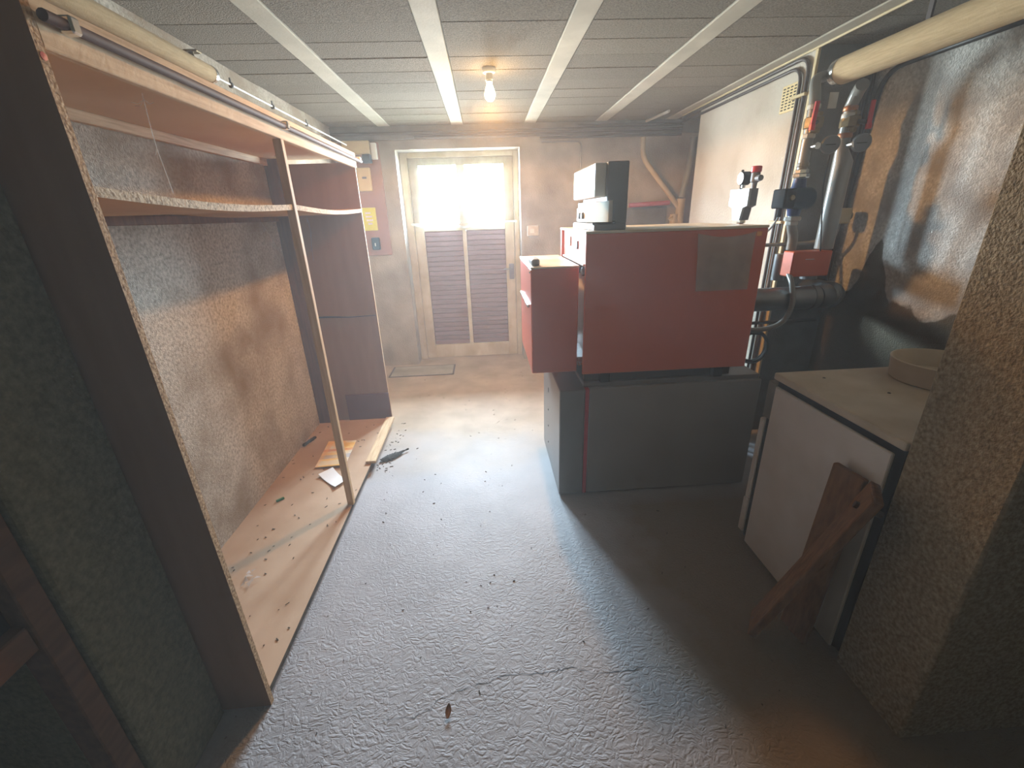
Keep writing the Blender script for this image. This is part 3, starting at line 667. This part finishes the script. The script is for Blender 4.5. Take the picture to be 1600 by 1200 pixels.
# ------------------------------------------------------------------ safety group behind the boiler
Q = thing('safety_valve_group', 'white insulated safety valve group with pressure gauge behind the red boiler', 'valve', (1.44, 2.47, 1.40))
bm = bmesh.new()
prof = [(2.39, 1.592), (2.39, 1.508), (2.43, 1.498), (2.447, 1.435), (2.515, 1.435), (2.535, 1.50), (2.575, 1.512), (2.575, 1.594)]
A = [bm.verts.new((1.40, y, z)) for y, z in prof]; Bv = [bm.verts.new((1.412, y, z)) for y, z in prof]; Cv = [bm.verts.new((1.455, y * .9 + 2.482 * .1, z)) for y, z in prof]
n = len(prof); bm.faces.new(A); bm.faces.new(Cv[::-1])
for R0, R1 in ((A, Bv), (Bv, Cv)):
    for i in range(n):
        f = bm.faces.new((R0[i], R1[i], R1[(i + 1) % n], R0[(i + 1) % n])); f.material_index = 0 if R0 is A else 1
for f in bm.faces:
    if all(v.co.x > 1.45 for v in f.verts): f.material_index = 1
bmesh.ops.recalc_face_normals(bm, faces=bm.faces)
cas = finish('casing', bm, [casing_white, grey_plastic], Q)
for y0, y1, z in ((2.44, 2.52, 1.565), (2.43, 2.535, 1.545), (2.46, 2.51, 1.468)):
    box('print_line', grey_plastic, cas, 1.3992, 1.40, y0, y1, z, z + .006)
ga = lathe('pressure_gauge', black, Q, (1.43, 2.515, 1.648), [(.034, .028), (.034, -.012), (.031, -.016)], 'x', 24)
lathe('dial_face', white_plastic, ga, (1.414, 2.515, 1.648), [(.030, 0), (.030, -.002), (0, -.003)], 'x', 24)
tube('gauge_stem', chrome, Q, [(1.435, 2.515, 1.60), (1.435, 2.515, 1.62)], .01, 10)
vv = tube('relief_valve', grey_plastic, Q, [(1.44, 2.42, 1.59), (1.44, 2.42, 1.62), (1.44, 2.42, 1.625), (1.44, 2.42, 1.668)], [.012, .014, .022, .022], 14)
lathe('valve_cap', red_lever, vv, (1.44, 2.42, 1.668), [(.02, 0), (.026, .004), (.026, .028), (.02, .032)], 'z', 12)
tube('outlet', grey_plastic, vv, [(1.44, 2.42, 1.64), (1.44, 2.37, 1.64)], .015, 12)
tube('vent_cock', black, Q, [(1.45, 2.56, 1.595), (1.45, 2.57, 1.66), (1.44, 2.55, 1.69)], .007, 8, .02)
lathe('union_nut', chrome, Q, (1.43, 2.475, 1.418), [(.02, 0), (.022, .004), (.022, .018), (.017, .022)], 'z', 6, smooth=False)
tube('riser', copper, Q, [(1.408, 2.50, .678), (1.408, 2.50, 1.36), (1.43, 2.475, 1.40), (1.43, 2.475, 1.44)], .011, 10)

# ------------------------------------------------------------------ pipework before the chimney
YP = 2.45
def gauge(parent, x, z, stem_x):
    s = tube('thermometer_pocket', chrome, parent, [(stem_x, YP - .02, z - .006), (stem_x, YP - .065, z - .004)], .016, 14)
    g0 = lathe('thermometer', steel, parent, (x, YP - .062, z), [(.040, .016), (.043, .012), (.043, -.004), (.039, -.006)], (-.35, -1, -.12), 28)
    ax = Vector((-.35, -1, -.12)).normalized(); c = Vector((x, YP - .062, z)) + ax * -.006
    # the dial looks at the viewer: front side along the axis
    f0 = lathe('dial', grey_plastic, g0, Vector((x, YP - .062, z)) + ax * .0162, [(.038, 0), (.037, .001), (0, .0015)], (-.35, -1, -.12), 28)
    bm = bmesh.new(); o0 = Vector((x, YP - .062, z)) + ax * .019; h = ax.cross(Vector((0, 0, 1))).normalized()
    obox(bm, o0 - h * .02, o0 + h * .026, (0, 0, .003), ax * .001); finish('needle', bm, black, g0)
def valve(parent, x, z, lever_x, side):
    lathe('valve_body', brass, parent, (x, YP, z), [(.030, -.05), (.036, -.045), (.036, -.028), (.044, -.022), (.046, .0), (.044, .022), (.036, .028), (.036, .045), (.030, .05)], 'z', 8, smooth=False)
    tube('valve_spindle', dark_pipe, parent, [(x, YP - .03, z), (lever_x, YP - .06, z - .012)], .011, 10)
    bm = bmesh.new(); a = Vector((lever_x, YP - .066, z - .03)); b2 = a + Vector((.004 * side, 0, .115))
    obox(bm, a, b2, (.022, 0, 0), (0, .012, 0), .004); atube(bm, [a + Vector((0, .0, -.012)), a + Vector((0, 0, .012))], .014, 10)
    finish('valve_lever', bm, red_lever, parent)
F1 = thing('flow_pipe', 'slimmer left riser pipe with red lever valve and dial thermometer', 'pipe', (1.71, YP, 1.2))
X1, X2 = 1.708, 1.905
tube('pipe', grey_pipe, F1, [(1.733, YP, 1.268), (1.733, YP, 1.34), (X1, YP, 1.40), (X1, YP, 1.4465)], .025, 18, .03)
tube('pipe', grey_pipe, F1, [(X1, YP, 1.636), (X1, YP, 2.0), (1.714, YP + .045, 2.095), (1.79, 2.519, 2.114)], .025, 18, .05)
valve(F1, X1 + .012, 1.893, 1.672, 1)
gauge(F1, 1.788, 1.786, X1 + .014)
for z, r, m_ in ((1.965, .030, nut_m), (1.833, .032, nut_m), (1.700, .030, grey_pipe), (1.668, .034, chrome), (1.648, .042, chrome), (1.433, .042, nut_m), (1.410, .031, nut_m)):
    lathe('fitting', m_, F1, (X1, YP, z - .011), [(r * .9, 0), (r, .004), (r, .018), (r * .9, .022)], 'z', 8 if r > .03 else 16, smooth=False)
box('label_tag', nut_m, F1, 1.755, 1.80, YP - .035, YP - .031, 1.950, 2.02, .001)
F2 = thing('return_pipe', 'thicker right riser pipe with red lever valve and dial thermometer', 'pipe', (X2, YP, 1.2))
tube('pipe', grey_pipe, F2, [(1.925, YP, 1.268), (1.925, YP, 1.71), (X2, YP, 1.77), (X2, YP, 1.97), (X2 - .005, YP - .03, 2.02), (1.877, 2.37, 2.040)], [.046, .046] + [.029] * 4, 20)
valve(F2, X2 + .012, 1.893, 1.968, -1)
gauge(F2, 1.952, 1.790, X2 + .01)
for z, r, m_ in ((1.952, .033, copper), (1.920, .034, nut_m), (1.830, .034, copper)):
    lathe('fitting', m_, F2, (X2, YP, z - .011), [(r * .9, 0), (r, .004), (r, .02), (r * .9, .024)], 'z', 16)
K = thing('lagged_header_pipe', 'fat canvas-lagged pipe running under ceiling along the right wall', 'pipe', (1.805, 1.8, 2.05))
tube('lagging', insul, K, [(1.805, .995, 2.108), (1.805, 2.44, 2.112)], .060, 28)
lathe('foil_end', foil, K, (1.803, 2.44, 2.112), [(.061, -.02), (.061, .012), (.05, .032), (.02, .048), (0, .05)], 'y', 24)
for y in (1.3, 2.0):
    box('hanger', dark_pipe, K, 1.80, 1.81, y, y + .02, 2.16, 2.29)
# circulator
U = thing('circulator_pump', 'dark teal circulator pump with black terminal box on left riser', 'pump', (X1, YP, 1.44))
lathe('pump_body', teal, U, (X1, YP - .02, 1.535), [(.050, .062), (.056, .05), (.056, -.02), (.050, -.035), (.050, -.06), (.046, -.07)], 'x', 24)
tube('volute', blue, U, [(X1, YP, 1.4475), (X1, YP, 1.475), (X1, YP, 1.535), (X1, YP, 1.60), (X1, YP, 1.6345)], [.030, .034, .060, .034, .030], 18)
box('terminal_box', black, U, 1.582, 1.645, 2.36, 2.47, 1.488, 1.585, .006)
lathe('speed_knob', brass, U, (1.622, 2.36, 1.54), [(.014, 0), (.012, -.007), (0, -.009)], 'y', 12)
tube('gland', black, U, [(1.605, 2.42, 1.488), (1.605, 2.42, 1.445)], .011, 10)
tag(tube('pump_cable', nut_m, None, [(1.605, 2.42, 1.445), (1.59, 2.44, 1.39), (1.50, 2.50, 1.27), (1.45, 2.55, 1.20)], .005, 8, .06), 'thin pale cable from circulator pump down behind the boiler', 'cable')
# conduits on the chimney's side
cg = thing('ceiling_conduits', 'pair of dark conduits bending from ceiling down the chimney side', 'conduit', (1.825, 3.2, .3))
for dy, r, dz in ((0, .0105, 0), (.055, .0095, -.035)):
    pts = [(1.826, 4.35, 2.262 + dz), (1.826, 2.72 + dy, 2.262 + dz), (1.826, 2.735 + dy, .25)]
    tube('conduit', dark_pipe, cg, pts, r, 10, .10)
tube('conduit', beige_plastic, cg, [(1.826, 4.35, 2.282), (1.826, 2.05, 2.282)], .006, 8)
for z in (2.07, 1.40): box('saddle_clip', beige_plastic, cg, 1.812, 1.84, 2.70, 2.825, z, z + .016, .003)
box('corner_batten', beige_plastic, None, 1.828, 1.842, 2.672, 2.695, .02, 2.28, .002)
tag(bpy.data.objects['corner_batten'], 'pale timber bead on the near corner of the chimney', 'batten')
# right-hand corner conduits, cable, junction box
cc = thing('corner_conduits', 'three brown conduits in the corner right of the thicker riser', 'conduit', (2.12, 2.64, 1.1))
for x, y, z0 in ((2.085, 2.652, 1.48), (2.115, 2.652, 1.48), (2.15, 2.65, 1.05)):
    tube('conduit', dark_pipe, cc, [(x, y, z0), (x, y, 2.28)], .010, 8)
tag(tube('wall_cable', black_cable, None, [(2.166, 1.0, 2.145), (2.166, 2.605, 2.153), (2.163, 2.652, 1.46)], .012, 10, .13), 'thick black cable along right wall bending down to junction box', 'cable')
cl = None
for y in (1.68, 1.78):
    o = box('cable_clip', brass, None, 2.15, 2.18, y, y + .016, 2.125, 2.165, .003); tag(o, 'small brass cable clip on the right wall, %s' % ('nearer the pillar' if y < 1.7 else 'farther from the pillar'), 'clip', 'cable clips on the right wall')
J = thing('junction_box', 'beige junction box on the corner below the black wall cable', 'junction box', (2.12, 2.55, 1.39))
box('case', beige_plastic, J, 2.028, 2.108, 2.52, 2.60, 1.395, 1.478, .004)
lathe('gland', grey_plastic, J, (2.108, 2.56, 1.435), [(.026, 0), (.026, .018), (.018, .022)], 'x', 14)
tag(tube('box_conduit', grey_pipe, None, [(2.07, 2.56, 1.395), (2.07, 2.565, 1.315), (1.98, 2.65, 1.285), (1.60, 2.655, 1.28)], .011, 10, .06), 'grey conduit from junction box passing behind the risers', 'conduit')
tag(tube('sensor_cable', black_cable, None, [(1.80, 2.39, 1.74), (1.805, 2.40, 1.6), (1.845, 2.39, 1.36), (1.86, 2.385, 1.258)], .0035, 6, .05), 'thin black sensor cable hanging between the two risers', 'cable')
# mixer actuator
Ac = thing('mixer_actuator', 'orange-red mixer actuator box below the two riser pipes', 'actuator', (1.82, 2.43, 1.09))
box('case', red_m, Ac, 1.707, 1.932, 2.38, 2.47, 1.125, 1.262, .005)
box('print_line', white_plastic, Ac, 1.78, 1.83, 2.3785, 2.38, 1.218, 1.221)
bm = bmesh.new(); atube(bm, [(1.733, 2.52, 1.09), (1.733, 2.52, 1.24)], .036, 16); atube(bm, [(1.733, 2.52, 1.17), (1.925, 2.52, 1.17)], .034, 16); atube(bm, [(1.925, 2.52, 1.09), (1.925, 2.52, 1.24)], .045, 16)
finish('mixing_valve', bm, steel, Ac, smooth=True)
# flue
FL = thing('flue_pipe', 'grey metal flue pipe with corrugated elbow from boiler to chimney', 'flue', (1.6, 2.40, .93))
tube('pipe', steel, FL, [(1.318, 2.40, .998), (1.90, 2.40, 1.003)], .066, 24)
pts = rounded([(1.90, 2.40, 1.003), (2.03, 2.42, 1.004), (2.035, 2.672, 1.005)], .13, 16)
rr = [.067 + .006 * (i % 2) for i in range(len(pts))]
tube('corrugated_elbow', steel, FL, pts, rr, 24)
lathe('clamp', steel, FL, (1.86, 2.40, 1.003), [(.067, 0), (.070, .003), (.070, .018), (.067, .021)], 'x', 24)
tag(tube('grey_hose', grey_pipe, None, [(1.715, 2.40, 1.135), (1.70, 2.34, 1.10), (1.71, 2.305, .98), (1.67, 2.31, .875), (1.58, 2.34, .835), (1.40, 2.42, .83)], .014, 12, .09), 'grey flexible hose curving down in front of the flue pipe', 'hose')
tag(tube('low_conduit', dark_pipe, None, [(1.60, 2.655, .795), (2.14, 2.655, .80)], .011, 8), 'dark horizontal conduit low on the chimney front', 'conduit')
lp = []
for i in range(40):
    a = i / 39 * 2 * math.pi * 1.7; lp.append((1.60 + .085 * math.sin(a) + .0005 * i, 2.42 + .0012 * i, .70 + .095 * math.cos(a)))
lp = [(1.35, 2.44, .80), (1.50, 2.42, .80)] + lp + [(1.62, 2.47, .45), (1.60, 2.5, .2), (1.58, 2.5, .012)]
tag(tube('coiled_cable', black_cable, None, lp, .010, 8), 'black cable hanging in loops behind the boiler and tank', 'cable')
tag(tube('floor_drain_pipe', dark_pipe, None, [(1.56, 2.62, .01), (1.56, 2.62, .85)], .016, 10), 'dark vertical drain pipe behind the grey tank', 'pipe')
hp = thing('light_block_pipes', 'three dark vertical pipes added behind the grey tank to block stray light', 'pipes', (1.6, 2.82, 0))  # added to stop stray window light reaching the floor behind the tank
for x in (1.50, 1.61, 1.72): tube('pipe', dark_pipe, hp, [(x, 2.82, 0), (x, 2.82, .96)], .045, 14)
# vent
V = thing('vent_grille', 'cream vent grille high on the chimney side', 'vent', (1.835, 2.865, 2.02))
box('plate', vent_m, V, 1.832, 1.84, 2.790, 2.938, 2.02, 2.162, .002)
pr = None
for i in range(4):
    for j in range(8):
        y = 2.807 + i * .033; z = 2.033 + j * .0155
        if pr is None: pr = box('slot', dark_gap, V, 1.8312, 1.833, y, y + .02, z, z + .007); py, pz = y, z
        else: dup(pr, (0, y - py, z - pz))

# ------------------------------------------------------------------ white appliance, basin, brace
A_ = thing('appliance', 'dusty white kitchen appliance standing beside the sandy pillar', 'appliance', (1.45, 1.29, 0))
ax0, ax1 = 1.162, 1.74
box('side_panel', white_m, A_, ax0, ax0 + .012, 1.030, 1.572, .018, .812, .003)
box('side_panel', white_m, A_, ax1 - .012, ax1, 1.030, 1.572, .018, .812, .003)
box('inner_body', black, A_, ax0 + .010, ax1 - .010, 1.0, 1.601, .03, .652)
box('upper_body', black, A_, ax0 + .010, ax1 - .010, 1.0, 1.572, .65, .845)
box('front_fascia', cement, A_, ax0 + .005, ax1 - .005, 1.572, 1.626, .655, .82, .003)
box('door', white_m, A_, ax0, ax1, 1.600, 1.630, .235, .648, .005)
box('drawer', white_m, A_, ax0, ax1, 1.602, 1.638, .045, .230, .005)
box('top', worn_white, A_, ax0 - .004, ax1 + .004, .996, 1.590, .838, .868, .007, 2)
bm = bmesh.new()
for x in (ax0 + .04, ax1 - .07):
    for y in (1.05, 1.52): atube(bm, [(x, y, 0), (x, y, .031)], .016, 10)
finish('foot', bm, black, A_)
pr = None
for x, y in ((1.30, 1.50), (1.41, 1.33)):
    o = lathe('dirt_spot', rag_m, A_, (x, y, .868), [(.006, 0), (.004, .002), (0, .003)], 'z', 8)
lathe('basin', worn_white, None, (1.685, 1.415, .869), [(.145, 0), (.150, .004), (.158, .072), (.160, .078), (.154, .080), (.150, .074), (.142, .012), (0, .010)], 'z', 40)
tag(bpy.data.objects['basin'], 'round chipped cream basin standing on the white appliance', 'basin')
R = thing('wooden_brace', 'dark brown wooden brace of two bolted boards leaning on the appliance', 'brace', (1.03, 1.08, 0))
bm = bmesh.new(); obox(bm, (.930, 1.118, .042), (1.105, .985, .715), (.075, .096, -.002), (.022, -.017, -.009), .006); finish('board', bm, dark_brace, R)
bm = bmesh.new(); obox(bm, (1.085, 1.105, .004), (1.138, 1.118, .70), (-.012, .112, -.0), (.022, .003, -.002), .005); finish('board', bm, dark_brace, R)
bm = bmesh.new(); atube(bm, [(1.068, 1.008, .66), (1.078, 1.000, .656), (1.13, .975, .64)], .011, 10); finish('bolt', bm, dark_pipe, R)
bm = bmesh.new(); atube(bm, [(.922, 1.117, .07), (.96, 1.095, .06)], .010, 10); finish('bolt', bm, dark_pipe, R)

# ------------------------------------------------------------------ dark rack in the front room
K2 = thing('wooden_rack', 'dark wooden rack against the left pillar, mostly in shadow', 'rack', (-1.0, .3, 0))
box('post', rack_m, K2, -1.003, -.947, .685, .735, 0, 1.95, .003)
box('post', rack_m, K2, -1.003, -.947, -.45, -.40, 0, 1.95, .003)
box('rail', rack_m, K2, -1.0, -.955, -.40, .685, .70, .765, .003)
box('back_panel', dark_panel, K2, -.995, -.985, -.40, .685, .765, 1.93)

# ------------------------------------------------------------------ bits on the floor
bm = bmesh.new(); n = 18
P0, P1 = Vector((-.765, 2.525, .012)), Vector((-.60, 2.655, .012))
rows = []
for i in range(n + 1):
    u = i / n; c = P0.lerp(P1, u); wd = .030 * math.sin(math.pi * min(1, u * 1.15 + .06)) ** .7 + .002; d = (P1 - P0).normalized(); s = Vector((-d.y, d.x, 0))
    rows.append([c + s * wd * q + Vector((0, 0, .010 * (1 - q * q) + .003 * math.sin(i * 2.3 + q * 4))) for q in (-1, -.5, 0, .5, 1)])
tag(sheet('rag_strip', rag_m, None, rows, .003), 'shrivelled black strip of rag lying on floor beside the wardrobe', 'rag')
bm = bmesh.new()
L0 = Vector((-.198, .922, .004)); rows = []
for i in range(6):
    u = i / 5; wd = .010 * math.sin(math.pi * (.1 + .85 * u)); c = L0 + Vector((.004 * u, .036 * u - .018, 0))
    rows.append([c + Vector((wd * q, 0, .004 + .012 * q * q * u + .008 * u)) for q in (-1, -.3, .3, 1)])
tag(sheet('dry_leaf', leaf_m, None, rows, .001), 'curled brown dry leaf on the wrinkled floor', 'leaf')
bm.free(); bm = bmesh.new()
def crumb(x, y, l=.012):
    a = random.uniform(0, 6.3); d = Vector((math.cos(a), math.sin(a), 0)) * random.uniform(.3, 1) * l
    obox(bm, (x, y, .0022), (x + d.x, y + d.y, .0022), (-d.y * .2 + .001, d.x * .2 + .001, 0), (0, 0, .003))
for _ in range(150):
    y = random.uniform(.75, 4.3); crumb(random.uniform(-.72, .33 if y > 1.9 else .9), y, random.uniform(.004, .016))
for _ in range(40): crumb(random.uniform(-.78, -.68), random.uniform(2.4, 3.1), .02)
tag(finish('floor_debris', bm, crumb_m, kind='stuff'), 'scattered dark crumbs and twigs over the grey floor', 'debris')

# ------------------------------------------------------------------ thin haze added to imitate the pale glare around the door
hz = bpy.data.materials.new('glare_haze'); hz.use_nodes = True; t = hz.node_tree; t.nodes.remove(t.nodes['Principled BSDF'])
v = t.nodes.new('ShaderNodeVolumeScatter'); v.inputs['Density'].default_value = HAZE; v.inputs['Anisotropy'].default_value = .25
gm = t.nodes.new('ShaderNodeNewGeometry'); sp = t.nodes.new('ShaderNodeSeparateXYZ'); mr = t.nodes.new('ShaderNodeMapRange'); mr.interpolation_type = 'SMOOTHSTEP'
t.links.new(gm.outputs['Position'], sp.inputs[0]); t.links.new(sp.outputs['Y'], mr.inputs[0])      # thinned at the door so the panes stay distinct
mr.inputs[1].default_value = 4.4; mr.inputs[2].default_value = 2.6; mr.inputs[3].default_value = HAZE * .10; mr.inputs[4].default_value = HAZE
t.links.new(mr.outputs[0], v.inputs['Density'])
t.links.new(v.outputs[0], t.nodes['Material Output'].inputs['Volume'])
o = box('glare_veil', hz, None, -2.75, 3.0, -2.35, 5.05, -.2, 2.55, kind='stuff')
tag(o, 'thin haze added for the pale glare around the back door', 'haze')
